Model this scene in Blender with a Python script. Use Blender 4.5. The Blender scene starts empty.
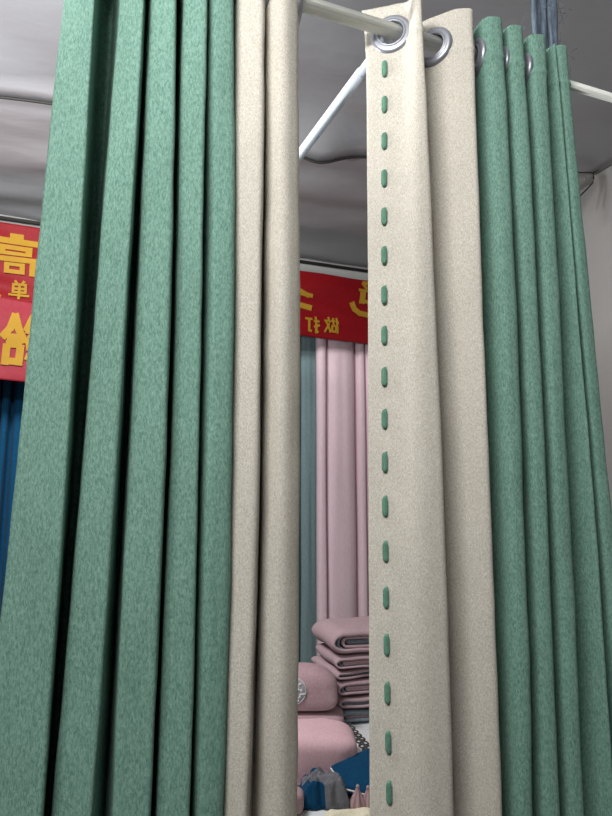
import bpy, bmesh, math, random
import numpy as np
from mathutils import Vector, Matrix, noise
random.seed(7)
S = bpy.context.scene
COL = S.collection

# ------------------------------------------------------------------ camera
FPX = 613.0
PITCH = math.radians(8.3)
YAW = math.radians(21.0)
CAMZ = 1.55
cam_d = bpy.data.cameras.new('camera')
cam_d.sensor_fit = 'VERTICAL'
cam_d.sensor_height = 36.0
cam_d.sensor_width = 27.0
cam_d.lens = FPX / 816.0 * 36.0
cam_d.clip_start = 0.02
cam = bpy.data.objects.new('camera', cam_d)
COL.objects.link(cam)
cam.location = (0, 0, CAMZ)
cam.rotation_euler = (math.radians(90) + PITCH, 0, -YAW)
S.camera = cam
S.view_settings.view_transform = 'Standard'
S.view_settings.look = 'None'
S.view_settings.gamma = 1.0
S.view_settings.use_curve_mapping = False
S.view_settings.exposure = 0.0

# ------------------------------------------------------------------ light
w = bpy.data.worlds.new('world'); S.world = w; w.use_nodes = True
w.node_tree.nodes['Background'].inputs[0].default_value = (0.80, 0.90, 1.0, 1)
w.node_tree.nodes['Background'].inputs[1].default_value = 0.07

def area(name, loc, target, sx, sy, power, color=(1, 1, 1)):
    l = bpy.data.lights.new(name, 'AREA'); l.shape = 'RECTANGLE'
    l.size = sx; l.size_y = sy; l.energy = power; l.color = color
    o = bpy.data.objects.new(name, l); COL.objects.link(o)
    o.location = loc
    o.rotation_euler = (Vector(target) - Vector(loc)).to_track_quat('-Z', 'Y').to_euler()
    return o
def point(name, loc, power, radius, color=(1, 1, 1)):
    l = bpy.data.lights.new(name, 'POINT'); l.energy = power; l.shadow_soft_size = radius; l.color = color
    o = bpy.data.objects.new(name, l); COL.objects.link(o); o.location = loc; return o
area('stall_front_light', (-0.50, -0.12, 2.64), (0.3, 0.8, 2.0), 0.8, 0.2, 26, (1.0, 0.995, 0.98))
area('entrance_daylight', (-1.9, -1.7, 1.8), (0.5, 0.9, 1.7), 1.6, 1.4, 5, (0.92, 0.98, 0.96))
area('stall_inner_light', (-0.25, 1.55, 2.60), (0.10, 2.5, 1.0), 0.7, 0.25, 27, (0.98, 0.98, 1.0))
up_l = bpy.data.lights.new('ceiling_fill_light', 'SPOT'); up_l.energy = 66; up_l.shadow_soft_size = 0.06; up_l.spot_size = math.radians(150); up_l.spot_blend = 0.5; up_l.color = (0.94, 0.97, 1.0)  # added fill spot out of view, brightens the ceiling sheet from below
up_o = bpy.data.objects.new('ceiling_fill_light', up_l); COL.objects.link(up_o); up_o.location = (-0.60, 1.32, 2.02)
up_o.rotation_euler = (Vector((-0.30, 1.36, 2.65)) - up_o.location).to_track_quat('-Z', 'Y').to_euler()

# ------------------------------------------------------------------ helpers
cp, sp_ = math.cos(PITCH), math.sin(PITCH)
Fh = Vector((math.sin(YAW), math.cos(YAW), 0)); Rh = Vector((math.cos(YAW), -math.sin(YAW), 0))
def ray(px, py):
    r = (px - 306) / FPX; u = (408 - py) / FPX
    return Fh * (cp - u * sp_) + Rh * r + Vector((0, 0, u * cp + sp_))
def PY(px, py, y):          # point of a sight line on the upright plane at depth y
    d = ray(px, py); t = y / d.y
    return Vector((0, 0, CAMZ)) + d * t
def PZ(px, py, z):
    d = ray(px, py); t = (z - CAMZ) / d.z
    return Vector((0, 0, CAMZ)) + d * t

def srgb(r, g, b):
    f = lambda c: (c / 255 / 12.92) if c / 255 <= 0.04045 else ((c / 255 + 0.055) / 1.055) ** 2.4
    return (f(r), f(g), f(b), 1)

def obj(name, bm, mat=None, parent=None, smooth=True):
    me = bpy.data.meshes.new(name)
    bmesh.ops.recalc_face_normals(bm, faces=bm.faces) if smooth != 'keep' else None
    bm.to_mesh(me); bm.free()
    if smooth:
        for p in me.polygons: p.use_smooth = True
    if mat:
        for m in (mat if isinstance(mat, list) else [mat]): me.materials.append(m)
    o = bpy.data.objects.new(name, me); COL.objects.link(o)
    if parent is not None:
        o.parent = parent
        o.matrix_parent_inverse = Matrix.Translation(parent.location).inverted() if parent.type == 'EMPTY' else Matrix()
    return o
def tag(o, label, cat, group=None):
    o['label'] = label; o['category'] = cat
    if group: o['group'] = group
    return o
def thing(name, label, cat, loc=(0, 0, 0), group=None):
    o = bpy.data.objects.new(name, None); COL.objects.link(o)
    o.location = loc; o.empty_display_size = 0.05
    return tag(o, label, cat, group)
def struct(name, bm, m, smooth=False):
    o = obj(name, bm, m, None, smooth); o['kind'] = 'structure'; return o

def new_mat(name):
    m = bpy.data.materials.new(name); m.use_nodes = True
    nt = m.node_tree; b = nt.nodes['Principled BSDF']
    return m, nt, b
def fabric(name, c1, c2, scale=260, stretch=0.35, bump=0.5, rough=0.95, sheen=0.03, dist=0.002, blotch=0.12):
    m, nt, b = new_mat(name); N = nt.nodes; L = nt.links
    tc = N.new('ShaderNodeTexCoord'); mp = N.new('ShaderNodeMapping')
    mp.inputs['Scale'].default_value = (1, 1, stretch)
    L.new(tc.outputs['Object'], mp.inputs['Vector'])
    n1 = N.new('ShaderNodeTexNoise'); n1.inputs['Scale'].default_value = scale
    n1.inputs['Detail'].default_value = 3; n1.inputs['Roughness'].default_value = 0.7
    n1.inputs['Distortion'].default_value = 0.6
    L.new(mp.outputs[0], n1.inputs['Vector'])
    cr = N.new('ShaderNodeValToRGB'); cr.color_ramp.elements[0].position = 0.34; cr.color_ramp.elements[1].position = 0.66
    cr.color_ramp.elements[0].color = c1; cr.color_ramp.elements[1].color = c2
    L.new(n1.outputs['Fac'], cr.inputs['Fac'])
    n2 = N.new('ShaderNodeTexNoise'); n2.inputs['Scale'].default_value = 14; n2.inputs['Detail'].default_value = 2
    L.new(mp.outputs[0], n2.inputs['Vector'])
    mr = N.new('ShaderNodeMapRange'); mr.inputs[3].default_value = 1 - blotch; mr.inputs[4].default_value = 1 + blotch
    L.new(n2.outputs['Fac'], mr.inputs[0])
    mx = N.new('ShaderNodeVectorMath'); mx.operation = 'SCALE'
    L.new(cr.outputs['Color'], mx.inputs[0]); L.new(mr.outputs[0], mx.inputs['Scale'])
    L.new(mx.outputs[0], b.inputs['Base Color'])
    bp = N.new('ShaderNodeBump'); bp.inputs['Strength'].default_value = bump; bp.inputs['Distance'].default_value = dist
    L.new(n1.outputs['Fac'], bp.inputs['Height']); L.new(bp.outputs[0], b.inputs['Normal'])
    b.inputs['Roughness'].default_value = rough
    b.inputs['Sheen Weight'].default_value = sheen
    b.inputs['Specular IOR Level'].default_value = 0.2
    return m
def plain(name, c, rough=0.5, metal=0.0, bump=0, bscale=30, bdist=0.002):
    m, nt, b = new_mat(name); N = nt.nodes; L = nt.links
    b.inputs['Base Color'].default_value = c; b.inputs['Roughness'].default_value = rough; b.inputs['Metallic'].default_value = metal
    tc = N.new('ShaderNodeTexCoord'); n1 = N.new('ShaderNodeTexNoise'); n1.inputs['Scale'].default_value = bscale
    n1.inputs['Detail'].default_value = 4
    L.new(tc.outputs['Object'], n1.inputs['Vector'])
    if bump:
        bp = N.new('ShaderNodeBump'); bp.inputs['Strength'].default_value = bump; bp.inputs['Distance'].default_value = bdist
        L.new(n1.outputs['Fac'], bp.inputs['Height']); L.new(bp.outputs[0], b.inputs['Normal'])
    mr = N.new('ShaderNodeMapRange'); mr.inputs[3].default_value = 0.9; mr.inputs[4].default_value = 1.1
    L.new(n1.outputs['Fac'], mr.inputs[0])
    mx = N.new('ShaderNodeVectorMath'); mx.operation = 'SCALE'; mx.inputs[0].default_value = c[:3]
    L.new(mr.outputs[0], mx.inputs['Scale']); L.new(mx.outputs[0], b.inputs['Base Color'])
    return m
def tarp(name, c, rough, metal, stretch=(1.0, 1.0, 1.0)):
    m, nt, b = new_mat(name); N = nt.nodes; L = nt.links
    tc = N.new('ShaderNodeTexCoord'); mp = N.new('ShaderNodeMapping'); mp.inputs['Scale'].default_value = stretch
    L.new(tc.outputs['Object'], mp.inputs['Vector'])
    n1 = N.new('ShaderNodeTexNoise'); n1.inputs['Scale'].default_value = 4; n1.inputs['Detail'].default_value = 3
    L.new(mp.outputs[0], n1.inputs['Vector'])
    n2 = N.new('ShaderNodeTexNoise'); n2.inputs['Scale'].default_value = 220
    L.new(tc.outputs['Object'], n2.inputs['Vector'])
    bp = N.new('ShaderNodeBump'); bp.inputs['Strength'].default_value = 0.35; bp.inputs['Distance'].default_value = 0.02
    L.new(n1.outputs['Fac'], bp.inputs['Height'])
    b2 = N.new('ShaderNodeBump'); b2.inputs['Strength'].default_value = 0.25; b2.inputs['Distance'].default_value = 0.001
    L.new(n2.outputs['Fac'], b2.inputs['Height']); L.new(bp.outputs[0], b2.inputs['Normal'])
    L.new(b2.outputs[0], b.inputs['Normal'])
    b.inputs['Base Color'].default_value = c; b.inputs['Roughness'].default_value = rough; b.inputs['Metallic'].default_value = metal
    return m

GREEN = fabric('sage_green_chenille', srgb(92, 131, 116), srgb(136, 172, 158), 420, 0.4)
BEIGE = fabric('beige_chenille', srgb(184, 177, 163), srgb(222, 217, 207), 560, 0.6, blotch=0.07)
RIBBON = fabric('green_ribbon', srgb(84, 126, 106), srgb(104, 146, 126), 300, 0.5)
PINK = fabric('dusty_pink_cloth', srgb(176, 150, 154), srgb(188, 163, 167), 160, 0.6, 0.2, dist=0.001, blotch=0.05)
PINKD = fabric('rose_pink_plush', srgb(172, 142, 146), srgb(188, 158, 162), 160, 0.8, 0.3, dist=0.001, blotch=0.07)
PINKL = fabric('pale_pink_plush', srgb(212, 172, 178), srgb(226, 190, 195), 160, 0.8, 0.3, dist=0.001, blotch=0.05)
PINKC = fabric('mauve_pink_curtain_cloth', srgb(218, 192, 199), srgb(226, 202, 208), 160, 0.3, 0.1, dist=0.001, blotch=0.03)
TEALG = fabric('grey_teal_cloth', srgb(112, 132, 134), srgb(124, 144, 146), 160, 0.4, 0.2, dist=0.001, blotch=0.04)
GREYB = fabric('blue_grey_lining', srgb(112, 124, 134), srgb(138, 150, 158), 160, 0.8, 0.3, dist=0.001)
BLUE = fabric('petrol_blue_cloth', srgb(6, 58, 90), srgb(10, 72, 106), 200, 0.6, 0.2, dist=0.001, blotch=0.08)
GREY = fabric('mid_grey_cloth', srgb(104, 104, 108), srgb(124, 124, 128), 200, 0.8, 0.3, dist=0.001)
WHITEC = fabric('white_cloth', srgb(206, 206, 206), srgb(224, 224, 222), 200, 0.8, 0.2, dist=0.001, blotch=0.03)
CREAM = fabric('cream_cloth', srgb(226, 218, 188), srgb(238, 230, 204), 200, 0.8, 0.2, dist=0.001, blotch=0.03)
GREY_L = fabric('light_grey_patch_cloth', srgb(150, 148, 150), srgb(168, 166, 168), 200, 0.8, 0.2, dist=0.001)
CHARC = fabric('charcoal_print', srgb(58, 56, 56), srgb(80, 78, 76), 200, 0.8, 0.2, dist=0.001)
TIE = fabric('slate_blue_rag', srgb(86, 98, 112), srgb(124, 138, 152), 200, 0.15, 0.6)
POLE = plain('white_painted_metal', srgb(238, 240, 232), 0.35, 0.0, 0.02)
POLE2 = plain('cool_white_painted_metal', srgb(226, 236, 248), 0.35, 0.0, 0.02)
RINGM = plain('brushed_nickel_ring', srgb(152, 154, 162), 0.36, 0.5)
RINGD = plain('dark_ring_edge', srgb(120, 120, 128), 0.4, 0.6)
SILVER = tarp('silver_tarpaulin', srgb(160, 160, 162), 0.5, 0.12, (1.0, 2.2, 1.0))
SILVERW = tarp('grey_tarpaulin_wall', srgb(168, 166, 162), 0.6, 0.2)
DARKHEM = plain('dark_hem_tape', srgb(58, 54, 50), 0.8)
WALLM = plain('pale_grey_wall_panel', srgb(176, 176, 172), 0.8, 0, 0.1)
FLOORM = plain('concrete_floor', srgb(120, 116, 110), 0.8, 0, 0.2, 12)
RED = fabric('red_banner_cloth', srgb(112, 0, 8), srgb(124, 0, 12), 120, 0.5, 0.15, 0.6, dist=0.0008, blotch=0.1)
RED2 = fabric('bright_red_banner_cloth', srgb(122, 22, 34), srgb(132, 27, 40), 120, 0.5, 0.15, 0.6, dist=0.0008, blotch=0.1)
GOLD = plain('yellow_lettering', srgb(150, 112, 6), 0.8)
WHITEP = plain('white_laminate', srgb(232, 234, 234), 0.5)

def box_bm(bm, a, b):
    vs = [bm.verts.new((x, y, z)) for x in (a[0], b[0]) for y in (a[1], b[1]) for z in (a[2], b[2])]
    for f in ((0, 1, 3, 2), (4, 6, 7, 5), (0, 4, 5, 1), (2, 3, 7, 6), (0, 2, 6, 4), (1, 5, 7, 3)):
        bm.faces.new([vs[i] for i in f])
def tube(bm, pts, r, seg=20, prof=None, caps=True):
    pts = [Vector(p) for p in pts]; rings = []
    ref = Vector((0, 0, 1))
    for i, p in enumerate(pts):
        t = (pts[min(i + 1, len(pts) - 1)] - pts[max(i - 1, 0)]).normalized()
        if abs(t.dot(ref)) > 0.95: ref2 = Vector((1, 0, 0))
        else: ref2 = ref
        u = t.cross(ref2).normalized(); v = u.cross(t)
        rr = r[i] if isinstance(r, (list, tuple)) else r
        ring = []
        for k in range(seg):
            a = 2 * math.pi * k / seg; q = rr * (prof(a) if prof else 1)
            ring.append(bm.verts.new(p + u * math.cos(a) * q + v * math.sin(a) * q))
        rings.append(ring)
    for a, b in zip(rings, rings[1:]):
        for k in range(seg): bm.faces.new((a[k], a[(k + 1) % seg], b[(k + 1) % seg], b[k]))
    if caps: bm.faces.new(rings[0][::-1]); bm.faces.new(rings[-1])
def grid(bm, rows, close=False):
    g = [[bm.verts.new(p) for p in r] for r in rows]
    for a, b in zip(g, g[1:]):
        n = len(a)
        for k in range(n if close else n - 1):
            bm.faces.new((a[k], a[(k + 1) % n], b[(k + 1) % n], b[k]))
    return g
def solid(o, t, offset=0):
    m = o.modifiers.new('thickness', 'SOLIDIFY'); m.thickness = t; m.offset = offset; return o
def nz(x, y, z=0): return noise.noise(Vector((x, y, z)))

# ------------------------------------------------------------------ setting
XL, YB, YF = -3.2, 2.90, -2.4
ZC = PY(335, 266, YB).z
XR = (PZ(592, 173, ZC).x + PZ(612, 160, ZC).x) / 2
print('ceiling', ZC, 'right wall', XR)
bm = bmesh.new(); box_bm(bm, (XL, YF, -0.05), (XR + 1.2, YB + 0.05, 0)); struct('floor', bm, FLOORM)

SEAM0, SEAM1 = PZ(0, 90, ZC), PZ(345, 150, ZC)
SL = (SEAM1.y - SEAM0.y) / (SEAM1.x - SEAM0.x)
def seam_y(x): return SEAM0.y + SL * (x - SEAM0.x)
def ceil_z(x, y, front):
    z = ZC + 0.012 * nz(x * 1.6, y * 3.2, 1.0) + 0.006 * nz(x * 5, y * 9, 3.0)
    if front:
        d = seam_y(x) - y
        z += -0.02 + 0.03 * min(1, max(0, d / 0.35))
        c = SEAM1.x - 0.10
        z -= 0.045 * math.exp(-((x - c) / 0.10) ** 2) * math.exp(-(d / 0.12) ** 2)
        z += 0.018 * math.sin((d * 1.0 + x * 0.55) * 13 + 0.7) * math.exp(-((d - 0.3) / 0.3) ** 2)
    else:
        z += 0.008 * math.sin(y * 21 + x * 2 + 2 * nz(x * 1.5, y * 1.5, 8))
    return z
bm = bmesh.new(); rows = []
for j in range(90):
    row = []
    for i in range(110):
        x = XL + (XR - XL) * i / 109; y0 = YF; y1 = seam_y(x)
        y = y0 + (y1 - y0) * j / 89
        row.append((x, y, ceil_z(x, y, True)))
    rows.append(row)
grid(bm, rows); o = struct('ceiling', bm, SILVER, True); solid(o, 0.003, 1)
bm = bmesh.new(); rows = []
for j in range(80):
    row = []
    for i in range(110):
        x = XL + (XR - XL) * i / 109; y0 = seam_y(x) - 0.03; y1 = YB
        y = y0 + (y1 - y0) * j / 79
        row.append((x, y, ceil_z(x, y, False) + 0.012))
    rows.append(row)
grid(bm, rows); o = struct('ceiling', bm, SILVER, True); solid(o, 0.003, 1)
# stitched hem along the lap of the two tarpaulin sheets
bm = bmesh.new(); rows = []
for i in range(240):
    x = XL + (XR - XL) * i / 239; y = seam_y(x); z = ceil_z(x, y, True)
    jag = 0.0025 * nz(x * 60, 0, 0)
    rows.append([(x, y - 0.006 + jag, z - 0.003), (x, y + 0.004, z - 0.004), (x, y + 0.004, z + 0.004)])
grid(bm, rows); o = struct('trim_1', bm, DARKHEM, True); solid(o, 0.001, 0)

bm = bmesh.new(); rows = []
for j in range(60):
    z = ZC + 0.02 - (ZC + 0.02) * j / 59
    rows.append([(XL + (XR - XL) * i / 79, YB + 0.006 * nz(i * 0.2, z * 2), z) for i in range(80)])
grid(bm, rows); struct('wall_back', bm, WALLM, True)
bm = bmesh.new(); rows = []
for j in range(60):
    z = ZC + 0.02 - (ZC + 0.02) * j / 59
    rows.append([(XR + 0.02 * nz(i * 0.12, z * 1.2, 4) + 0.01 * nz(i * .5, z * .8, 2), YF + (YB - YF) * i / 79, z) for i in range(80)])
grid(bm, rows); struct('wall_right', bm, SILVERW, True)
bm = bmesh.new(); rows = []
for j in range(40):
    z = ZC + 0.02 - (ZC + 0.02) * j / 39
    rows.append([(XL + 0.02 * nz(i * 0.12, z * 1.2, 9), YF + (YB - YF) * i / 59, z) for i in range(60)])
grid(bm, rows); struct('wall_left', bm, SILVERW, True)
# dark edge where ceiling sheet meets back and side wall
bm = bmesh.new(); tube(bm, [(XL, YB - 0.012, ZC - 0.008), (XR, YB - 0.012, ZC - 0.008)], 0.009, 8); struct('trim_2', bm, DARKHEM, True)
bm = bmesh.new(); tube(bm, [(XR - 0.012, YF, ZC - 0.006), (XR - 0.012, YB, ZC - 0.006)], 0.008, 8); struct('trim_3', bm, DARKHEM, True)

# ------------------------------------------------------------------ curtain rod
D = 0.80
RZ = PY(393, 31, D).z
rodL, rodR = Vector((-1.9, D, RZ)), Vector((XR - 0.01, D, RZ))
RR = 0.0118
bm = bmesh.new()
prof = lambda a: 1.0 - 0.07 * (abs(math.sin(a * 4)) < 0.18)
tube(bm, [rodL, Vector((PY(556, 84, D).x, D, RZ))], RR, 64, prof)
o = thing('curtain_rod', 'long white metal curtain rod threaded through the silver rings of both curtains', 'curtain rod', rodL)
obj('outer_tube', bm, POLE, o)
bm = bmesh.new(); tube(bm, [Vector((PY(550, 82, D).x, D, RZ)), rodR], 0.0078, 64, prof); obj('inner_tube', bm, POLE, o)

# cross pole at rod height, running back under the ceiling
a = PZ(362.8, 71, RZ + 0.004); b = PZ(300, 154.6, RZ + 0.004); dr = (b - a).normalized()
near = a - dr * ((a.y - D - 0.026) / dr.y) ; far = a + dr * ((YB - 0.01 - a.y) / dr.y)
t = thing('support_pole', 'bluish white metal pole running back diagonally below the ceiling in the gap between the curtains', 'pole', near)
bm = bmesh.new(); mid = a + (b - a) * 0.015
tube(bm, [mid, far], 0.0105, 40, lambda a_: 1 - 0.06 * (abs(math.sin(a_ * 3)) < 0.15)); obj('outer_tube', bm, POLE2, t)
bm = bmesh.new(); tube(bm, [near, mid + dr * 0.02], 0.0088, 32); obj('inner_tube', bm, POLE2, t)

# ------------------------------------------------------------------ curtains
ZTOP = RZ + 0.046
ZBOT = 0.30
class Key:
    def __init__(s, pts, off, r=0.012, dz=0.0):
        # pts: [(py, px)], off: distance from the rod plane (+ = behind)
        s.off = off; s.r = r; s.flare = 0.0
        zs, xs = [], []
        for py, px in pts:
            p = PY(px, py, D + off); zs.append(p.z); xs.append(p.x)
        deg = min(2, len(pts) - 1)
        s.c = np.polyfit(zs, xs, deg); s.zmin = min(zs) - 0.15; s.zmax = max(max(zs), ZTOP)
    def x(s, z):
        if z < s.zmin:
            g = (np.polyval(s.c, s.zmin + 0.01) - np.polyval(s.c, s.zmin)) / 0.01
            return float(np.polyval(s.c, s.zmin) + g * 0.5 * (z - s.zmin))
        return float(np.polyval(s.c, z)) - (s.flare * math.exp(-max(0, ZTOP - z) / 0.045) if s.flare else 0)
NS, NF = 14, 7
def section(keys, z, seed):
    P = []
    for i, k in enumerate(keys):
        wob = 0.0028 * nz(z * 2.3, i * 7.1 + seed, 0.5) * min(1, max(0, (ZTOP - z) * 3))
        P.append(Vector((k.x(z) + wob, D + k.off + 2 * wob * 0.8, z)))
    out = []; n = len(P)
    ends = []
    for i in range(n):
        if i in (0, n - 1): ends.append((P[i], P[i], None)); continue
        d0 = P[i - 1] - P[i]; d1 = P[i + 1] - P[i]
        r0 = min(keys[i].r, d0.length * 0.45); r1 = min(keys[i].r, d1.length * 0.45)
        ends.append((P[i] + d0.normalized() * r0, P[i] + d1.normalized() * r1, P[i]))
    for i in range(n):
        a, b, c = ends[i]
        if c is not None:
            for k in range(1, NF):
                t_ = k / NF
                out.append(a * (1 - t_) ** 2 + c * 2 * t_ * (1 - t_) + b * t_ * t_)
        if i < n - 1:
            a2 = ends[i + 1][0]
            for k in range(NS + 1): out.append(b.lerp(a2, k / NS))
    return out
def zrows(zb=ZBOT):
    z = ZTOP; r = [z]
    while z > zb:
        z -= 0.004 if z > ZTOP - 0.115 else 0.018
        r.append(max(z, zb))
    return r
def crossings(keys):
    res = []
    for i in range(len(keys) - 1):
        a, b = keys[i], keys[i + 1]
        if a.off * b.off < 0:
            pa = Vector((a.x(RZ), D + a.off, RZ)); pb = Vector((b.x(RZ), D + b.off, RZ))
            tt = a.off / (a.off - b.off)
            d = (pb - pa).normalized()
            res.append((pa.lerp(pb, tt), Vector((-d.y, d.x, 0)), i))
    return res
def panel(name, keys, mat, parent, seed, wrinkle=1.0, last=99):
    zs = zrows(); cr = [q for q in crossings(keys) if q[2] < last]; rows = []
    for z in zs:
        row = section(keys, z, seed)
        m = len(row); new = []; s = 0.0
        head = max(0, 1 - abs(z - (ZTOP - 0.072)) / 0.006)
        for j, p in enumerate(row):
            q = row[min(j + 1, m - 1)] - row[max(j - 1, 0)]
            nrm = Vector((-q.y, q.x, 0)); nrm = nrm.normalized() if nrm.length > 1e-9 else Vector((0, -1, 0))
            s += (p - row[j - 1]).length if j else 0
            h = wrinkle * (0.0022 * nz(s * 9, z * 3.0, seed) + 0.0011 * nz(s * 26, z * 14, seed + 3))
            h -= 0.0022 * head * (1 + nz(s * 60, 0, 2))
            v = p + nrm * h
            if z > ZTOP - 0.10:
                # gentle rise of the top edge on the forward peaks
                f = (z - (ZTOP - 0.10)) / 0.10
                v.z += f * 0.0015 * nz(s * 40, 1, seed)
            new.append(v)
        rows.append(new)
    bm = bmesh.new(); grid(bm, rows)
    kill = [f for f in bm.faces if any((f.calc_center_median() - c).length < 0.0255 for c, n_, i in cr)]
    bmesh.ops.delete(bm, geom=kill, context='FACES')
    o = obj(name, bm, mat, parent)
    solid(o, 0.0022, 0)
    for c, n_, i in cr: eyelet(c, n_, parent)
    return o
ring_me = None
def eyelet(c, n_, parent):
    global ring_me
    if ring_me is None:
        bm = bmesh.new()
        pr = [(0.0203, -0.0062), (0.0203, 0.0062), (0.0215, 0.0075), (0.0235, 0.0066), (0.0245, 0.0052), (0.027, 0.0060), (0.031, 0.0052), (0.0338, 0.0028),
              (0.0345, 0.0), (0.0338, -0.0028), (0.031, -0.0052), (0.027, -0.0060), (0.0245, -0.0052), (0.0235, -0.0066), (0.0215, -0.0075)]
        grid(bm, [[(r * math.cos(a), r * math.sin(a), h) for r, h in pr] for a in [2 * math.pi * k / 56 for k in range(57)]], True)
        bmesh.ops.remove_doubles(bm, verts=bm.verts, dist=1e-6)
        ring_me = bpy.data.meshes.new('eyelet')
        bmesh.ops.recalc_face_normals(bm, faces=bm.faces); bm.to_mesh(ring_me); bm.free()
        for p in ring_me.polygons: p.use_smooth = True
        ring_me.materials.append(RINGM)
    o = bpy.data.objects.new('eyelet', ring_me); COL.objects.link(o)
    if n_.y > 0: n_ = -n_
    o.parent = parent; o.matrix_parent_inverse = Matrix.Translation(parent.location).inverted()
    o.rotation_euler = n_.to_track_quat('Z', 'Y').to_euler()
    o.location = c - Vector((0, 0, 0.0084))
    o['label'] = 'silver grommet ring in the curtain heading'

def K(off, r, *v):      # v at py = 0, 204, 560, 816
    return Key([(py, px) for py, px in zip((0, 204, 560, 816), v) if px is not None], off, r)
A = 0.045
# left curtain, green cloth then beige cloth, ends at the centre gap
green_l = [
    K(-0.010, 0.01, 64, 45, 4, -20),
    K(-A - 0.004, 0.005, 94.5, 84.5, 57.5, 40),
    K(A + .01, 0.010, 102, 91, 64, 45),
    K(A + .01, 0.010, 115, 104, 73, 54),
    K(-A + 0.022, 0.004, 120, 107, 75, 53),
    K(-A - 0.004, 0.005, 142.5, 134, 107.5, 90.5),
    K(A, 0.010, 145, 138, 117, 105),
    K(-A + 0.015, 0.003, 152.5, 143, 125, 115),
    K(-A - 0.003, 0.005, 174.5, 172, 159, 149),
    K(A, 0.010, 177, 173.5, 161, 151),
    K(-A + 0.015, 0.003, 184.5, 178, 168, 156),
    K(-A, 0.008, 207.5, 205, 196, 191),
    K(A - .01, 0.012, 198, 196, 188, 184),
    K(-A + 0.010, 0.012, 212, 211, 203, 198),
    K(-A + 0.008, 0.010, 234.5, 236, 229, 222.5),
    K(A, 0.012, 225, 227, 219, 213),
]
beige_l = [
    K(A, 0.012, 226, 228, 220, 214),
    K(-0.020, 0.010, 238, 236.5, 228.5, 222.5),
    K(-A + 0.004, 0.010, 263.5, 263.5, 254, 248),
    K(A * 0.5, 0.012, 263.5, 263.5, 257, 254),
    K(-0.020, 0.016, 268, 267.5, 263, 261),
    K(-A + 0.002, 0.030, 284, 284, 283, 281),
    K(-0.026, 0.012, 299.5, 300, 300, 298),
    K(0.010, 0.004, 295, 295.5, 295, 293),
]
cl = thing('curtain', 'left curtain of wide sage green folds with beige folds at its right edge', 'curtain', (0.0, D, 0.3), None)
panel('green_panel', green_l, GREEN, cl, 11)
panel('beige_panel', beige_l, BEIGE, cl, 31, 1.2)

# right curtain: beige cloth with threaded ribbon, then green cloth
def KY(off, r, *pairs): return Key(list(pairs), off, r)
def KF(*a):
    k = KY(*a); k.flare = 0.009; return k
beige_r = [
    KF(0.028, 0.006, (40, 366.5), (204, 368), (560, 369), (816, 370)),
    KY(-0.018, 0.010, (0, 410), (204, 404), (560, 404), (816, 407)),
    KY(-0.041, 0.02, (0, 414), (204, 415), (560, 421), (816, 425)),
    KY(-A - 0.004, 0.011, (0, 422), (100, 428.5), (300, 436.5), (560, 448), (816, 455)),
    KY(A, 0.015, (0, 400), (100, 405), (300, 413), (560, 425), (816, 432)),
    KY(-0.029, 0.03, (8, 452), (100, 456), (230, 462), (560, 476), (816, 483)),
    KY(-A, 0.010, (8, 474), (100, 476), (230, 480), (560, 495), (816, 502)),
    KY(0.035, 0.012, (8, 462), (100, 464), (230, 469), (560, 484), (816, 491)),
]
green_r = [
    KY(0.036, 0.012, (8, 463), (100, 465), (230, 470), (560, 485), (816, 492)),
    KY(-0.038, 0.02, (20, 485), (100, 491), (230, 497), (560, 511), (816, 517)),
    KY(-A, 0.010, (20, 502), (100, 508), (230, 513), (560, 527), (816, 533)),
    KY(0.035, 0.012, (20, 488), (100, 493), (230, 498), (560, 512), (816, 518)),
    KY(-0.036, 0.018, (30, 508), (100, 513), (230, 519), (560, 536), (816, 543)),
    KY(-0.042, 0.009, (30, 523), (100, 528), (230, 533), (560, 551), (816, 560)),
    KY(0.034, 0.012, (20, 507), (100, 513), (230, 518), (560, 536), (816, 545)),
    KY(-0.034, 0.018, (30, 530), (100, 535), (230, 540), (560, 559), (816, 569)),
    KY(-0.039, 0.009, (30, 545.5), (100, 550), (230, 554.5), (560, 574), (816, 585)),
    KY(0.030, 0.010, (20, 527), (100, 534), (230, 540), (560, 560), (816, 570)),
    KY(-0.033, 0.008, (30, 554.5), (100, 562), (230, 570.5), (408, 586), (560, 600), (816, 615)),
    KY(0.028, 0.008, (20, 539), (100, 547), (230, 557), (408, 572), (560, 587), (816, 602)),
    KY(-0.028, 0.010, (40, 556), (100, 563), (230, 573), (408, 591), (490, 600), (816, 630)),
    KY(-0.032, 0.006, (40, 565.5), (100, 573), (230, 583), (408, 602), (490, 611), (816, 642)),
    KY(-0.006, 0.006, (40, 561), (100, 567), (230, 578), (408, 597), (490, 605), (816, 636)),
]
crt = thing('curtain', 'right curtain, beige with a green dashed ribbon line beside sage green folds', 'curtain', (0.7, D, 0.3), None)
bpan = panel('beige_panel', beige_r, BEIGE, crt, 51)
panel('green_panel', green_r, GREEN, crt, 71, 1.0, 8)

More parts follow.
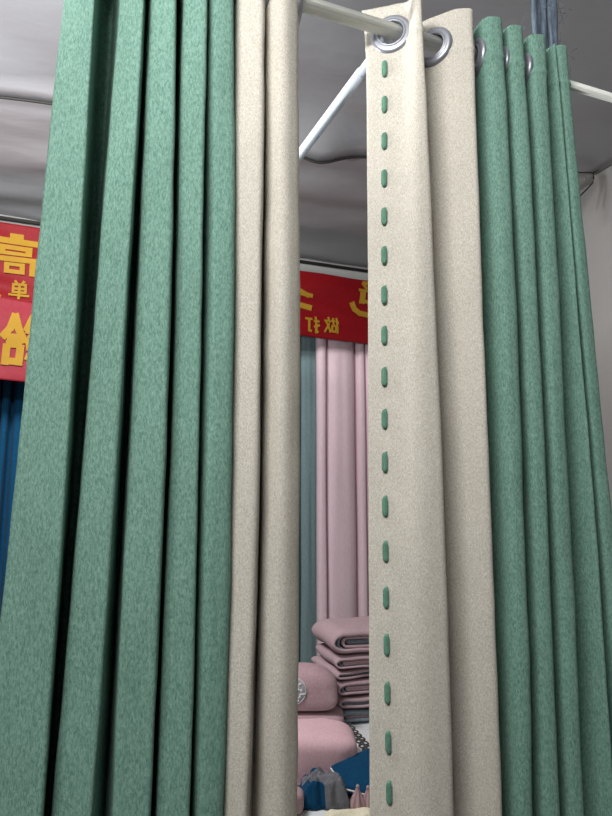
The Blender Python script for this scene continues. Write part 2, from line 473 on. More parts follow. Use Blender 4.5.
# ribbon threaded in and out of the beige cloth: weaves to the front in every dash
def on_first(z, t_):
    row = section(beige_r, z, 51)
    a, b = row[0], row[NS]
    p = a.lerp(b, t_); d = (b - a).normalized()
    n_ = Vector((d.y, -d.x, 0))
    if n_.y > 0: n_ = -n_
    return p, d, n_
zt = on_first(PY(384, 66, D).z, 0.72)[0].y
z0 = PY(384, 66, zt).z; z1 = PY(387, 794, zt).z
NR = 17
step = (z0 - z1) / NR
print('ribbon step', step, z0, z1)
bm = bmesh.new(); rows = []
zz = z0 + step * 0.36; zend = ZBOT + 0.05; n = 0
while zz > zend:
    ph = ((z0 - zz) / step + 0.5) % 1.0        # dash centred on 0.5
    f = abs(ph - 0.5)
    t_half = 0.24
    e = max(-1, min(1, (t_half - f) / 0.035))
    h = 0.0042 * e
    wd = 0.0046 * (0.40 + 0.60 * max(0, min(1, (t_half - f) / 0.09)))
    tpos = 0.69 - 0.155 * max(0.0, min(1.0, (zz - z1) / (z0 - z1)))
    p, d, n_ = on_first(zz, tpos)
    rows.append([p - d * wd + n_ * h, p + n_ * (h + (0.0012 if e > 0 else 0)), p + d * wd + n_ * h])
    zz -= step / 80; n += 1
grid(bm, rows)
rb = obj('threaded_ribbon', bm, RIBBON, crt); solid(rb, 0.0008, 0); rb['label'] = 'green ribbon showing as a line of dashes'

# ------------------------------------------------------------------ rag tie at the right end
tp = PY(543, 60, D + 0.0)
tie = thing('fabric_tie', 'frayed slate blue rag strips hanging from the ceiling behind the right curtain', 'fabric tie', (tp.x, D, RZ))
def strand(pts, wd, th, mat, name, twist=0.0, seed=0):
    bm = bmesh.new(); rows = []
    n = 40
    for i in range(n):
        t_ = i / (n - 1)
        k = t_ * (len(pts) - 1); a = int(min(k, len(pts) - 2)); p = Vector(pts[a]).lerp(Vector(pts[a + 1]), k - a)
        ww = wd * (1 + 0.25 * nz(t_ * 6, seed)); ang = twist * t_ + 0.5 * nz(t_ * 3, seed + 4)
        row = []
        for j in range(14):
            a_ = 2 * math.pi * j / 14
            x = math.cos(a_) * ww; y = math.sin(a_) * th * (1 + 0.5 * math.sin(a_ * 5 + seed))
            row.append(p + Vector((x * math.cos(ang) - y * math.sin(ang), x * math.sin(ang) + y * math.cos(ang), 0)))
        rows.append(row)
    grid(bm, rows, True)
    return obj(name, bm, mat, tie)
def T(px, py, dy=0.03): return PY(px, py, D + dy)
cz = ZC - 0.012
def up(px, py, px2, dy=0.03):
    a = T(px, py, dy); b = T(px2, 0, dy); k = (cz - a.z) / (b.z - a.z)
    q = a + (b - a) * k
    return [(a.x, a.y, a.z), (b.x, b.y, b.z), (b.x + (q.x - b.x) * 0.3, q.y, cz)]
strand(up(538, 85, 536), 0.013, 0.005, TIE, 'strip', 1.0, 1)
strand(up(545, 85, 543, 0.04), 0.009, 0.006, TIE, 'strip', 0.6, 5)
strand(up(555, 85, 552, 0.02), 0.011, 0.006, TIE, 'strip', 0.5, 9)
bm = bmesh.new()
for k in range(26):
    sx, sy = random.choice([(530, 0), (534, 10), (531, 22), (557, 5), (560, 40), (556, 30)])
    p = T(sx + random.uniform(-2, 2), sy + random.uniform(-20, 14), 0.03); pts = [p]
    v = Vector((random.uniform(-1, .5) if sx < 545 else random.uniform(-.2, 1), random.uniform(-.3, .3), random.uniform(-1, .6)))
    for i in range(8):
        v += Vector((random.uniform(-.5, .5), random.uniform(-.5, .5), random.uniform(-.7, .4)))
        p = p + v.normalized() * 0.005; pts.append(p)
    tube(bm, pts, 0.0004, 4)
for pts in ([(570, 52), (574, 50), (577, 48)], [(570, 67), (571, 70), (569, 74), (571, 77)], [(561, 4), (566, 8), (568, 14)]):
    tube(bm, [T(a_, b_, 0.0) for a_, b_ in pts], 0.0004, 4)
bmesh.ops.remove_doubles(bm, verts=bm.verts, dist=1e-6); obj('loose_threads', bm, TIE, tie)['kind'] = 'stuff'

# corner flap of the tarpaulin with two grommets
fc = PZ(592, 175, ZC - 0.02)
def Q(px, py, dy=0.0): return PY(px, py, fc.y - 0.02 + dy)
fl = thing('corner_flap', 'grey tarpaulin corner flap with two small shiny rivets at the right edge', 'tarpaulin flap', fc)
bm = bmesh.new(); rows = []
for i in range(14):
    u = i / 13; row = []
    for j in range(14):
        v = j / 13
        top = Vector((550 + 43 * u, 172.5 + 0.5 * u, 0)); bot = Vector((550 + 43 * min(1, u * 1.02), 0, 0))
        yb = 213 - (213 - 181) * u ** 1.0 if u < 0.93 else 181 - (u - 0.93) / 0.07 * 5
        py = top.y + (yb - top.y) * v
        row.append(Q(top.x + (1.0 * v if u > .9 else 0), py, -0.10 * (1 - u) * 0 + 0.03 * math.sin(v * 3.1) * -1))
    rows.append(row)
grid(bm, rows); o = obj('flap_sheet', bm, SILVERW, fl); solid(o, 0.002, 1)
for (gx, gy) in ((585.8, 178.5), (589.8, 176)):
    bm = bmesh.new(); c = Q(gx, gy, -0.034)
    grid(bm, [[c + Vector(((0.0048 + 0.0016 * math.cos(b_)) * math.cos(a_), 0.0016 * math.sin(b_), (0.0048 + 0.0016 * math.cos(b_)) * math.sin(a_))) for b_ in [2 * math.pi * q / 10 for q in range(10)]] for a_ in [2 * math.pi * q / 24 for q in range(25)]], True)
    g = obj('rivet', bm, RINGM, fl)
bm = bmesh.new()
tube(bm, [Q(592.8, 174, -.03), Q(593.8, 178, -.03), Q(592.5, 183, -.03), Q(586, 190, -.03), Q(579, 197, -.03), Q(560, 209, -.03)], 0.0028, 8); obj('hem', bm, DARKHEM, fl)
bm = bmesh.new(); tube(bm, [Q(550, 172.2, -.03), Q(593, 172.8, -.03)], 0.0025, 8); obj('hem', bm, DARKHEM, fl)

# ------------------------------------------------------------------ banners (seen from behind, lettering mirrored)
YBN = 2.58
def wave(x, z, amp, seed):
    return amp * (nz(x * 1.6, z * 7 - x * 1.2, seed) + 0.5 * nz(x * 4, z * 14 + x * 2.5, seed + 3))
def quadpt(c, u, v):
    return c[0] * (1 - u) * (1 - v) + c[1] * u * (1 - v) + c[2] * u * v + c[3] * (1 - u) * v
def banner(name_label, corners, y, mat, seed, amp):
    # corners: TL, TR, BR, BL pixel points on the plane y
    tl, tr, br, bl = [PY(a_, b_, y) for a_, b_ in corners]
    t = thing('banner', name_label, 'banner', bl, None)
    bm = bmesh.new(); rows = []
    for j in range(50):
        v = j / 49; row = []
        for i in range(160):
            u = i / 159
            p = (tl.lerp(tr, u)).lerp(bl.lerp(br, u), v)
            p.y += wave(p.x, p.z, amp, seed)
            row.append(p)
        rows.append(row)
    grid(bm, rows)
    solid(obj('cloth', bm, mat, t), 0.0012, 0)
    return t, seed, amp, y
def glyph(ban, cx, cy, wpx, hpx, strokes, th=0.11, lbl=None):
    t, seed, amp, y = ban
    bm = bmesh.new()
    c = PY(cx, cy, y)
    W = (PY(cx + wpx / 2, cy, y).x - PY(cx - wpx / 2, cy, y).x); H = (PY(cx, cy - hpx / 2, y).z - PY(cx, cy + hpx / 2, y).z)
    lift = 0.0
    def put(p): 
        x = c.x + (p.x - 0.5) * W; z = c.z + (p.y - 0.5) * H
        return Vector((x, y + wave(x, z, amp, seed) - 0.004 - lift, z))
    for s in strokes:
        lift += 0.0002
        th_ = th
        pts = s
        if isinstance(s, dict): pts = s['p']; th_ = s['w']
        for (a_, b_) in zip(pts, pts[1:]):
            a_ = Vector(a_); b_ = Vector(b_); d = (b_ - a_).normalized()
            if len(pts) > 2: a_ = a_ - d * th_ * 0.28; b_ = b_ + d * th_ * 0.28
            L_ = (b_ - a_).length; A_ = a_; n_ = Vector((-d.y, d.x))
            # keep the stroke equally thick in real size
            n_ = Vector((n_.x * H / W, n_.y))
            k = max(2, int(L_ * 14)); rows = []
            for i in range(k + 1):
                q = A_.lerp(b_, i / k)
                rows.append([put(q + n_ * (th_ / 2)), put(q), put(q - n_ * (th_ / 2))])
            grid(bm, rows)
            lift += 0.0001
    o = obj('character', bm, GOLD, t, False)
    solid(o, 0.0005, 0)
    return o
up_b = banner('long upper red banner with mirrored yellow characters along the back wall', [(-120, 204), (620, 321), (620, 376), (-120, 282)], YBN, RED, 2.0, 0.022)
lo_b = banner('lower brighter red banner at left with one big mirrored yellow character', [(-120, 276), (130, 318), (130, 394), (-120, 366)], YBN - 0.07, RED2, 6.0, 0.016)
def R(u0, v0, u1, v1):   # filled bar as one thick stroke
    return {'p': [(u0, (v0 + v1) / 2), (u1, (v0 + v1) / 2)], 'w': abs(v1 - v0)}
def V(u0, v0, u1, v1, k=1.0):
    return {'p': [((u0 + u1) / 2, v0), ((u0 + u1) / 2, v1)], 'w': abs(u1 - u0) * k}
GAO = [R(.36, .86, .66, 1.0), R(0, .73, 1, .88), R(.14, .58, .86, .70), R(.14, .45, .86, .54), V(.14, .45, .27, .70, 1.15), V(.73, .45, .86, .70, 1.15),
       R(0, .30, 1, .42), V(0, .0, .16, .42, 1.15), V(.84, .0, 1, .42, 1.15), R(.28, .20, .72, .28), R(.28, .02, .72, .12), V(.28, .02, .38, .28, 1.15), V(.62, .02, .72, .28, 1.15)]
DAN = [[(.27, 1), (.38, .84)], [(.73, 1), (.62, .84)], [(.14, .8), (.86, .8)], [(.14, .58), (.86, .58)], [(.14, .38), (.86, .38)], [(.2, .8), (.2, .36)], [(.8, .8), (.8, .36)], [(.5, .8), (.5, -.04)], [(0, .2), (1, .2)]]
LI = [[(.2, .95), (.8, .95)], [(.2, .7), (.8, .7)], [(.2, .48), (.8, .48)], [(.22, .95), (.22, .46)], [(.78, .95), (.78, .46)], [(.5, .95), (.5, .05)], [(.15, .27), (.88, .27)], [(0, .04), (1, .04)]]
XIA = [[(0, .8), (1, .8)], [(.5, .8), (.5, 0)], [(.45, .6), (.2, .4)]]
GEI = [[(.27, 1.0), (.17, .74), (.0, .56)], [(.27, 1.0), (.38, .74), (.54, .50)], [(.10, .56), (.44, .56)], [(.08, .42), (.50, .42)], [(.08, .08), (.50, .08)], [(.11, .42), (.09, .0)], [(.46, .42), (.44, .0)],
       [(.74, .98), (.60, .72), (.80, .70), (.64, .46)], [(.60, .38), (.92, .42)], [(.60, .20), (.95, .10)]]
DA = [[(0, .85), (.52, .85)], [(.27, .85), (.27, .12), (.42, .10)], [(.76, 1), (.76, .04), (.88, .1)], [(.6, .74), (1, .74)], [(.6, .36), (1, .5)]]
ZUO = [[(.86, 1), (1.0, .62)], [(.9, .8), (.9, 0)], [(.50, .78), (.80, .78)], [(.65, .98), (.65, .5)], [(.5, .46), (.8, .46)], [(.5, .1), (.8, .1)], [(.52, .46), (.52, .1)], [(.78, .46), (.78, .1)],
       [(.3, 1), (.42, .65)], [(.02, .76), (.4, .76)], [(.1, .76), (.42, .02)], [(.34, .6), (.0, .02)]]
SE = [[(.62, 1), (.82, .8)], [(.3, .93), (.66, .93)], {'p': [(.3, .93), (.42, .76)], 'w': .1}, R(.18, .66, .98, .74), {'p': [(.30, .72), (.30, .34)], 'w': .18}, {'p': [(.88, .72), (.88, .14)], 'w': .16}, {'p': [(.58, .7), (.58, .4)], 'w': .1}, R(.22, .36, .95, .46),
      {'p': [(.03, .30), (.10, .16), (.24, .06), (.5, .03), (.9, .10)], 'w': .17}]
LONG = [{'p': [(.1, .95), (.9, .6)], 'w': .13}, {'p': [(.3, .9), (.96, .58)], 'w': .14}, {'p': [(.2, .4), (.55, .66), (1.02, .60)], 'w': .12}, {'p': [(.1, .1), (.5, .32), (.98, .24)], 'w': .16}, {'p': [(.15, .05), (.6, .3)], 'w': .14}]
glyph(up_b, 15.5, 254.5, 46, 40, GAO)
glyph(up_b, 19, 289, 21, 18, DAN, 0.13)
glyph(up_b, -9, 286, 21, 18, LI, 0.13)
glyph(up_b, 46, 290, 21, 18, XIA, 0.13)
glyph(lo_b, 22.5, 341, 39, 50, GEI, 0.14)
glyph(up_b, 311.8, 325, 14.5, 16, DA, 0.15)
glyph(up_b, 331, 325.5, 14.5, 16, ZUO, 0.13)
glyph(up_b, 369, 299, 35, 34, SE, 0.11)
glyph(up_b, 293, 297, 36, 34, LONG, 0.11)

# ------------------------------------------------------------------ curtains hanging at the back wall
def back_curtain(label, x0, x1, y, mat, folds, ztop, zbot, amp, seed, group=None, lean=0.0):
    t = thing('hanging_curtain', label, 'curtain', ((x0 + x1) / 2, y, zbot), group)
    n = len(folds); bm = bmesh.new(); rows = []
    for j in range(60):
        z = ztop + (zbot - ztop) * j / 59; row = []
        dd = (ztop - z)
        for i in range(220):
            u = i / 219
            ph = 0
            for (c, wdt) in folds: pass
            # forward rounded pleats of given centre and half width
            h = 0
            for (c, wdt) in folds:
                q = (u - c) / wdt
                if abs(q) < 1: h = max(h, (1 - abs(q) ** 3.2) ** 0.5)
            x = x0 + (x1 - x0) * u + lean * dd * (u - 0.3)
            row.append((x + 0.003 * nz(z * 2, u * 9, seed), y - amp * h + 0.004 * nz(u * 14, z * 1.5, seed), z))
        rows.append(row)
    grid(bm, rows)
    solid(obj('cloth', bm, mat, t), 0.0015, 0)
    return t
YC = 2.74
def X(px, py, y=YC): return PY(px, py, y).x
zt_ = PY(335, 330, YC).z
# pink
xs0, xs1 = X(314.5, 400), X(420, 400)
def u_(px): return (X(px, 400) - xs0) / (xs1 - xs0)
pf = [((u_(315) + u_(323)) / 2, (u_(323) - u_(314.5)) / 2 * 1.1), ((u_(324) + u_(352)) / 2, (u_(352) - u_(322)) / 2), ((u_(355) + u_(361)) / 2, (u_(362) - u_(354)) / 2), ((u_(362.5) + u_(366.5)) / 2, (u_(367) - u_(362)) / 2), (u_(382), (u_(396) - u_(368)) / 2), (u_(408), (u_(420) - u_(397)) / 2)]
back_curtain('dusty pink curtain hanging at the back wall above the folded piles', xs0, xs1, YC, PINKC, pf, zt_, 0.02, 0.055, 3)
ys0, ys1 = X(262, 400, YC + 0.05), X(319, 400, YC + 0.05)
back_curtain('grey teal curtain at the back wall just left of the pink curtain', ys0, ys1, YC + 0.05, TEALG, [(0.15, .16), (.48, .17), (.84, .18)], zt_ + 0.02, 0.02, 0.03, 5)
bx = [X(p, 450) for p in (-60, -24, -3, 14, 40, 70)]
zb_ = PY(10, 366, YC).z
def bw(a_, b_, x0, x1): return (((a_ + b_) / 2 - x0) / (x1 - x0), (b_ - a_) / 2 / (x1 - x0))
back_curtain('petrol blue curtain hanging below the banner at the left edge', bx[0], bx[-1], YC, BLUE,
             [bw(bx[0], bx[1], bx[0], bx[-1]), bw(X(-26, 450), X(-2, 450), bx[0], bx[-1]), bw(X(-1, 450), X(7.5, 450), bx[0], bx[-1]), bw(X(11, 450), X(24, 450), bx[0], bx[-1]), bw(X(26, 450), X(68, 450), bx[0], bx[-1])], zb_, 0.02, 0.05, 9)

# ------------------------------------------------------------------ display table
ZT = 0.80
tf = PZ(311, 824, ZT)
TW, TD = 1.3, 0.68
tb = thing('display_table', 'white topped display table carrying the folded textiles', 'table', (tf.x, tf.y, 0))
tb.rotation_euler = (0, 0, -YAW + math.radians(-2))
def tpart(name, a, b, bev=0.002):
    bm = bmesh.new(); box_bm(bm, a, b); bmesh.ops.bevel(bm, geom=bm.edges[:], offset=bev, segments=2, affect='EDGES')
    o = obj(name, bm, WHITEP, None, False); o.parent = tb; return o
tpart('table_top', (-0.55, 0, ZT - 0.03), (TW - 0.55, TD, ZT))
for x in (-0.51, TW - 0.59):
    for y in (0.04, TD - 0.04): tpart('leg', (x - .02, y - .02, 0), (x + .02, y + .02, ZT - 0.03))

# ------------------------------------------------------------------ folded textiles
def layered(label, loc, yaw, wd, dp, ht, layers, group, mats, seed, tilt=0.0, stripe=None, squash=0.0):
    """folded cloth: nested U layers, rounded fold at -x, open ends at +x; end face at -y"""
    t = thing('folded_blanket', label, 'folded blanket', loc, group)
    t.rotation_euler = (0, tilt, yaw)
    n = layers; th = ht / 2 / n
    for k in range(n):
        r = ht / 2 - th * (k + 0.5) - 0.0008
        x0 = r + th * k * 1.6
        bm = bmesh.new(); path = []
        xr = wd - 0.01 * (k % 2)
        for i in range(22): path.append((xr + (x0 - xr) * i / 22, r))
        for i in range(13):
            a_ = math.pi / 2 + math.pi * i / 12
            path.append((x0 + r * math.cos(a_) * 1.15, r * math.sin(a_)))
        for i in range(22): path.append((x0 + (xr - x0) * (i + 1) / 22, -r))
        rows = []
        ND = 16
        inset = 0.006 * (k % 2) + 0.004 * k
        for j in range(ND + 1):
            v = j / ND; y = inset + (dp - inset * 2) * v
            row = []
            rnd = 1 - 0.35 * max(0, 1 - (min(v, 1 - v) * dp) / 0.03) ** 2 * (1 if k == 0 else 0.0)
            for (x, z) in path:
                zz = z * rnd + 0.004 * nz(x * 16 + seed, y * 10, k * 0.15) * (1 if abs(z) < ht else 1) + ht / 2
                zz += -squash * max(0, 1 - (x + 0.0) / 0.12) * (zz / ht) * 0.3
                row.append((x + 0.006 * nz(y * 10, seed, zz * 20), y, max(0.0015, zz) if k == 0 else zz))
            rows.append(row)
        grid(bm, rows)
        mt = mats[k % len(mats)]
        me_o = obj('outer_layer' if k == 0 else 'inner_layer', bm, mt, None)
        me_o.parent = t
        solid(me_o, th * 0.86, 0)
        if k: me_o['label'] = ('blue grey inner layer' if mt is GREYB else 'pink inner layer')
    return t
SG = 'folded pink and grey blankets in the tall stack'
def corner(px, py, z):  return PZ(px, py, z)
lab = ['blue grey edged folded blanket at the very bottom of the tall stack', 'folded pink blanket with thin grey layers, second from the bottom of the tall stack',
       'thick looped pink and grey folded blanket, third from the bottom of the tall stack', 'thin crumpled pink folded blanket in the tall stack, third from its top',
       'pink folded blanket just under the puffy top one of the tall stack', 'puffy pink folded blanket with grey lining on top of the tall stack']
BX = PZ(344, 727, ZT + 0.003)
def zat(py): return PY(344, py, BX.y).z
lv = [727, 712, 699, 682, 672, 657, 630]
nl = [2, 2, 3, 2, 3, 4]
dxs = [0.0, -0.004, -0.010, -0.014, -0.018, -0.022]
mm = [[GREYB, PINK], [PINK, GREYB], [PINK, GREYB, PINK], [PINK, GREYB], [PINK, GREYB, PINK], [PINK, GREYB, PINK, GREYB]]
for i in range(6):
    z = max(zat(lv[i]), ZT + 0.002); ht = zat(lv[i + 1]) - z
    layered(lab[i], Vector((BX.x + dxs[i], BX.y + 0.01, z)), math.radians([-2, -7, -4, 0, -6, -4][i]), 0.34, 0.24, ht * 0.97, nl[i], SG, mm[i], i * 3.3)

def pillow(name, label, cat, c, size, rot, mat, seed, p=2.6, amp=0.006, group=None, pb=5.0, crease=0.0):
    """soft rounded cloth block: superellipsoid with dents"""
    bm = bmesh.new(); rows = []
    nu, nv = 48, 26
    sg = lambda v, e: math.copysign(abs(v) ** e, v)
    e1 = 2 / p
    for j in range(nv + 1):
        ph = -math.pi / 2 + math.pi * j / nv
        e1 = 2 / (pb if ph < 0 else p)
        row = []
        for i in range(nu):
            th = 2 * math.pi * i / nu
            x = sg(math.cos(ph), e1 * 0.8) * sg(math.cos(th), e1 * 0.6) * size[0] / 2
            y = sg(math.cos(ph), e1 * 0.8) * sg(math.sin(th), e1 * 0.6) * size[1] / 2
            z = sg(math.sin(ph), e1) * size[2] / 2
            d = amp * nz(x * 14 + seed, y * 14, z * 18) + amp * 0.5 * nz(x * 40, y * 40 + seed, z * 30)
            nn = Vector((x, y, z)); nn = nn.normalized() if nn.length else nn
            q = Vector((x, y, z)) + nn * d
            if crease and z > 0: q.z -= crease * math.exp(-((x - size[0] * 0.1 + y * .4) / 0.015) ** 2)
            q.z = max(q.z, -size[2] / 2)
            row.append(q)
        rows.append(row)
    grid(bm, rows, True)
    bmesh.ops.remove_doubles(bm, verts=bm.verts, dist=1e-5)
    o = obj(name, bm, mat)
    o.location = c; o.rotation_euler = rot
    tag(o, label, cat, group)
    return o

YW = -YAW
def fz(px, py, z, dx=0.0, dy=0.0):   # point on a level, shifted along the table's own axes
    c = PZ(px, py, z); return c + Rh * dx + Fh * dy
# pale pink big folded piece at the left front
c = PZ(355, 771, ZT + 0.05)
W_, D_, H_ = 0.40, 0.19, 0.124
pc = c - Rh * (W_ / 2 - 0.012) + Fh * (D_ / 2); pc.z = ZT + H_ / 2 + 0.003
pillow('folded_blanket', 'big pale pink folded blanket in front of the floral pink pair', 'folded blanket', pc, (W_, D_, H_), (0, 0, YW + 0.04), PINKL, 2.0, 3.4, 0.005)
# rose pink pair behind it
c = PZ(344, 716, ZT + 0.05)
p1 = c - Rh * 0.150 + Fh * 0.012; p1.z = ZT + 0.037
pillow('folded_blanket', 'rose pink folded blanket lying under the one with the white floral patch', 'folded blanket', p1, (0.30, 0.14, 0.068), (0, 0, YW), PINKD, 5.0, 3.4, 0.003)
c = PZ(337, 690, ZT + 0.16)
p2 = c - Rh * 0.130; p2 = Vector((p2.x, p2.y, 0)); p2 += Fh * ((p1 - p2).dot(Fh)); p2.z = ZT + 0.073 + 0.069
S2 = (0.27, 0.14, 0.132)
fo = pillow('folded_blanket', 'rose pink folded blanket with a white floral patch', 'folded blanket', p2, S2, (0, 0, YW), PINKD, 8.0, 2.1, 0.002)
# floral patch: curved cloth patch with petals, following the front of that blanket
def on_front(px, py, lift=0.004):
    hit = bvh.ray_cast(Vector((0, 0, CAMZ)), ray(px, py).normalized())
    return hit[0] - ray(px, py).normalized() * lift if hit[0] is not None else None
from mathutils.bvhtree import BVHTree
M_ = Matrix.Translation(p2) @ Matrix.Rotation(YW, 4, 'Z')
bvh = BVHTree.FromPolygons([M_ @ v.co for v in fo.data.vertices], [tuple(p.vertices) for p in fo.data.polygons])
cx0, cy0 = 289, 686
def patch_pt(a_, q):     # arc shaped patch around a point left of the gap
    return on_front(cx0 + 17 * q * math.cos(a_), cy0 + 5 + 15 * q * math.sin(a_))
rows = []
for i in range(9):
    row = []
    for j in range(17):
        p = patch_pt(-1.05 + 2.1 * j / 16, 0.15 + 0.85 * i / 8)
        row.append(p)
    rows.append(row)
print('patch', [p is None for r_ in rows for p in r_].count(True))
if all(p is not None for r_ in rows for p in r_):
    bm = bmesh.new(); grid(bm, rows)
    o = obj('floral_patch', bm, GREY_L, None); o.parent = fo; o.matrix_parent_inverse = M_.inverted(); solid(o, 0.001, 0)
    o['label'] = 'white floral patch'
    bm = bmesh.new()
    for k in range(26):
        a_ = random.uniform(-.95, .95); q = random.uniform(.2, .93)
        c_ = Vector((cx0 + 17 * q * math.cos(a_), cy0 + 5 + 15 * q * math.sin(a_)))
        ang = random.uniform(0, math.pi); ring = []
        for m_ in range(10):
            b_ = 2 * math.pi * m_ / 10
            u_x = 2.0 * math.cos(b_); u_y = 1.15 * math.sin(b_)
            ring.append(on_front(c_.x + u_x * math.cos(ang) - u_y * math.sin(ang), c_.y + u_x * math.sin(ang) + u_y * math.cos(ang), 0.0055))
        if None in ring: continue
        bm.faces.new([bm.verts.new(p) for p in ring])
    p_ = obj('petals', bm, WHITEC, None); p_.parent = fo; p_.matrix_parent_inverse = M_.inverted(); solid(p_, 0.001, 0)
    bm = bmesh.new(); tube(bm, [patch_pt(-1.05 + 2.1 * j / 24, 1.0) for j in range(25)], 0.0013, 8)
    p_ = obj('patch_border', bm, WHITEC, None); p_.parent = fo; p_.matrix_parent_inverse = M_.inverted()
# small pink piece at the lower left
c = PZ(304, 803, ZT + 0.03)
pl = c - Rh * 0.10 + Fh * 0.02; pl.z = ZT + 0.031
pillow('folded_blanket', 'small pink folded cloth at the lower left, half hidden by the left curtain', 'folded blanket', pl, (0.20, 0.06, 0.056), (0, 0, YW), PINKD, 12.0, 2.8, 0.003)

def slab(name, corners, th, mat, parent=None, seed=0, amp=0.004, n=26, edge_mat=None, edge=None):
    """a folded sheet: corners TL TR BR BL on its top side"""
    tl, tr, br, bl = corners; bm = bmesh.new(); rows = []
    for j in range(n + 1):
        v = j / n; row = []
        for i in range(n + 1):
            u = i / n
            p = tl.lerp(tr, u).lerp(bl.lerp(br, u), v)
            e = min(u, 1 - u, v, 1 - v)
            p = p + Vector((0, 0, amp * nz(p.x * 18 + seed, p.y * 18, seed) + amp * 0.4 * nz(p.x * 50, p.y * 50, seed) - th * 0.35 * max(0, 1 - e / 0.06) ** 2))
            row.append(p)
        rows.append(row)
    grid(bm, rows)
    if edge_mat and edge:
        bm.faces.ensure_lookup_table()
        for k, f in enumerate(bm.faces):
            i, j = k % n, k // n
            if edge((i + .5) / n, (j + .5) / n): f.material_index = 1
    o = obj(name, bm, [mat] + ([edge_mat] if edge_mat else []), parent)
    bmesh_up(o)
    m = solid(o, th, -1).modifiers[-1]
    b = o.modifiers.new('soft', 'BEVEL'); b.width = th * 0.3; b.segments = 3; b.limit_method = 'ANGLE'; b.angle_limit = math.radians(50)
    return o
def bmesh_up(o):
    me = o.data
    if sum(p.normal.z for p in me.polygons) < 0: me.flip_normals()

# white cloth with dark chain print in front of the tall stack
t = thing('folded_cloth', 'white folded cloth with a dark chain print in front of the tall stack', 'folded cloth', PZ(360, 745, ZT))
zw = ZT + 0.034
wc = [PZ(343, 727, zw), PZ(420, 728, zw), PZ(430, 770, zw), PZ(348, 764, zw)]
slab('cloth_body', wc, 0.027, WHITEC, t, 3.0, 0.003)
bm = bmesh.new()
def cz_(px, py): 
    p = PZ(px, py, zw)
    p.z += 0.003 * nz(p.x * 18 + 3.0, p.y * 18, 3.0) + 0.0012 * nz(p.x * 50, p.y * 50, 3.0) + 0.0016
    return p
def band(q, off):   # the printed band runs from behind left to front right
    a0, a1 = PZ(348, 727, zw), PZ(374, 757, zw)
    d = (a1 - a0); L_ = d.length; d.normalize(); n_ = Vector((d.y, -d.x, 0))
    p = a0 + d * (q * L_) + n_ * off
    p.z += 0.003 * nz(p.x * 18 + 3.0, p.y * 18, 3.0) + 0.0012 * nz(p.x * 50, p.y * 50, 3.0) + 0.0016
    return p
L0 = (PZ(374, 757, zw) - PZ(348, 727, zw)).length
for row_off, sh in ((-0.008, 0.0), (0.008, 0.5)):
    for k in range(-1, 9):
        q0 = (k + 0.5 + sh) / 7.5
        rr = []
        for m_ in range(16):
            a_ = 2 * math.pi * m_ / 16
            rr.append((math.cos(a_), math.sin(a_)))
        oL, iL = 0.0145, 0.0065
        outer = [bm.verts.new(band(q0 + ca * oL / L0, row_off + sa * 0.0105)) for ca, sa in rr]
        inner = [bm.verts.new(band(q0 + ca * iL / L0, row_off + sa * 0.0050)) for ca, sa in rr]
        for m_ in range(16): bm.faces.new((outer[m_], outer[(m_ + 1) % 16], inner[(m_ + 1) % 16], inner[m_]))
o = obj('chain_print', bm, CHARC, t, False); solid(o, 0.0008, 0); o['label'] = 'dark chain link print'

# petrol blue folded cloth with white piping
t = thing('folded_cloth', 'petrol blue folded cloth with white piping at the right of the gap', 'folded cloth', PZ(352, 785, ZT))
za, zb2, zc2 = ZT + 0.075, ZT + 0.045, ZT + 0.026
qc = [PZ(331, 764, za), PZ(384, 739, za + 0.01), PZ(400, 800, zc2), PZ(346, 785, zb2)]
slab('upper_fold', qc, 0.012, BLUE, t, 5.0, 0.003)
qd = [p + Rh * 0.006 - Fh * 0.002 for p in qc]
for p in qd: p.z = max(ZT + 0.012, p.z - 0.016)
slab('lower_fold', qd, 0.009, BLUE, t, 7.0, 0.0015)
bq = [qc[0] + Rh * 0.02, qc[1] - Fh * 0.02, qc[2].lerp(qc[1], 0.5), qc[3].lerp(qc[0], 0.35) + Rh * 0.02]
for p in bq: p.z = ZT + 0.028
slab('hidden_fold', bq, 0.022, BLUE, t, 9.0, 0.001)
pp = []
for a_, b_, n_ in ((qc[0], qc[3], 14), (qc[3], qc[2], 20)):
    for i in range(n_):
        p = a_.lerp(b_, i / n_); pp.append(p + Vector((0, 0, -0.009 + 0.0015 * nz(i * .4, 2, 2))) - Fh * 0.002 - Rh * 0.001)
bm = bmesh.new(); tube(bm, pp, 0.0022, 10); o = obj('piping', bm, WHITEC, t); o['label'] = 'white piping'

# crumpled grey cloth with petrol blue borders
t = thing('crumpled_cloth', 'crumpled grey cloth with petrol blue borders in front of the pale pink blanket', 'crumpled cloth', PZ(328, 798, ZT))
tl, tr, br, bl = PZ(300, 794, ZT), PZ(343, 792, ZT), PZ(350, 810, ZT), PZ(302, 811, ZT)
bm = bmesh.new(); rows = []; n = 120
for j in range(n + 1):
    v = j / n; row = []
    for i in range(n + 1):
        u = i / n; p = tl.lerp(tr, u).lerp(bl.lerp(br, u), v)
        e = min(u, 1 - u, v * 1.2, 1 - v); lift = min(1, e / 0.14) ** 0.5
        h = 0.044 + 0.018 * nz(u * 3.1 + v * 2.0, v * 4.0 - u * 1.5, 4) + 0.008 * abs(nz(u * 7 - v * 5, v * 8 + u * 5, 7)) + 0.010 * u
        p = p + Vector((0.006 * nz(v * 6, u * 2, 1), 0.006 * nz(u * 6, v * 2, 5), 0.003 + max(0.0, h) * lift)); row.append(p)
    rows.append(row)
grid(bm, rows); bm.faces.ensure_lookup_table()
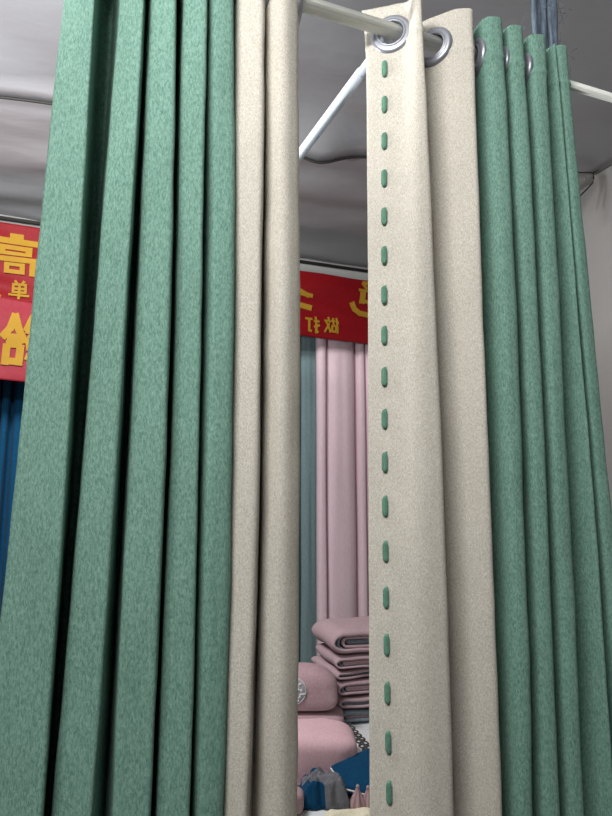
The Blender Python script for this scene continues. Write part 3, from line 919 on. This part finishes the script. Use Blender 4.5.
for k, f in enumerate(bm.faces):
    i, j = k % n, k // n; u, v = i / n, j / n
    if u + 0.15 * math.sin(v * 5) < 0.19 or (v + 0.10 * math.sin(u * 7) > 0.84 and u < .5) or (v < 0.16 and u < 0.55): f.material_index = 1
o = obj('cloth', bm, [GREY, BLUE], t); solid(o, 0.003, 0)

# pink tassels at the right front
for k, (px, py, lb) in enumerate(((358, 813, 'pink gathered tassel standing on the table front, left one of two'), (368.5, 812.5, 'pink gathered tassel on the table front beside the ribbon edged curtain'))):
    c = PZ(px, py, ZT + 0.001); t = thing('tassel', lb, 'tassel', c, 'pink tassels')
    bm = bmesh.new(); rows = []
    hh = 0.056 - 0.003 * k
    for j in range(22):
        v = j / 21; rr = 0.003 + 0.0125 * math.sin(min(1, v * 1.15) * math.pi * 0.62) ** 1.5
        rows.append([c + Vector((math.cos(a_) * rr * (1 + .28 * math.sin(a_ * 6 + k + v)), math.sin(a_) * rr * (1 + .28 * math.sin(a_ * 6 + k + v)), hh * (1 - v) + 0.002 * math.sin(a_ * 3))) for a_ in [2 * math.pi * q / 36 for q in range(36)]])
    grid(bm, rows, True); o = obj('skirt', bm, PINKD, t); solid(o, 0.0008, 0)
    bm = bmesh.new(); bmesh.ops.create_uvsphere(bm, u_segments=16, v_segments=10, radius=0.0045); bmesh.ops.translate(bm, verts=bm.verts, vec=c + Vector((0, 0, hh + 0.003))); obj('knot', bm, PINKD, t)

# cream cloth along the table front
a_, b_ = PZ(322, 821, ZT), PZ(410, 819, ZT)
bm = bmesh.new(); rows = []
for i in range(50):
    u = i / 49; p0 = a_.lerp(b_, u); row = []
    f = min(1, u / 0.10, (1 - u) / 0.1) ** 0.5
    for j in range(22):
        an = 2 * math.pi * j / 22
        ry = 0.022 * f + 0.001; rz = (0.010 + 0.003 * nz(u * 7, 1, 1)) * f + 0.0008
        row.append(p0 + Fh * (math.cos(an) * ry * (1 + .15 * math.sin(u * 21)) - 0.004) + Vector((0, 0, rz + math.sin(an) * rz * (1 + .18 * math.sin(an * 3 + u * 12)) + 0.001)))
    rows.append(row)
grid(bm, rows, True)
tag(obj('rolled_cloth', bm, CREAM), 'cream rolled cloth lying along the front edge of the white table', 'rolled cloth')
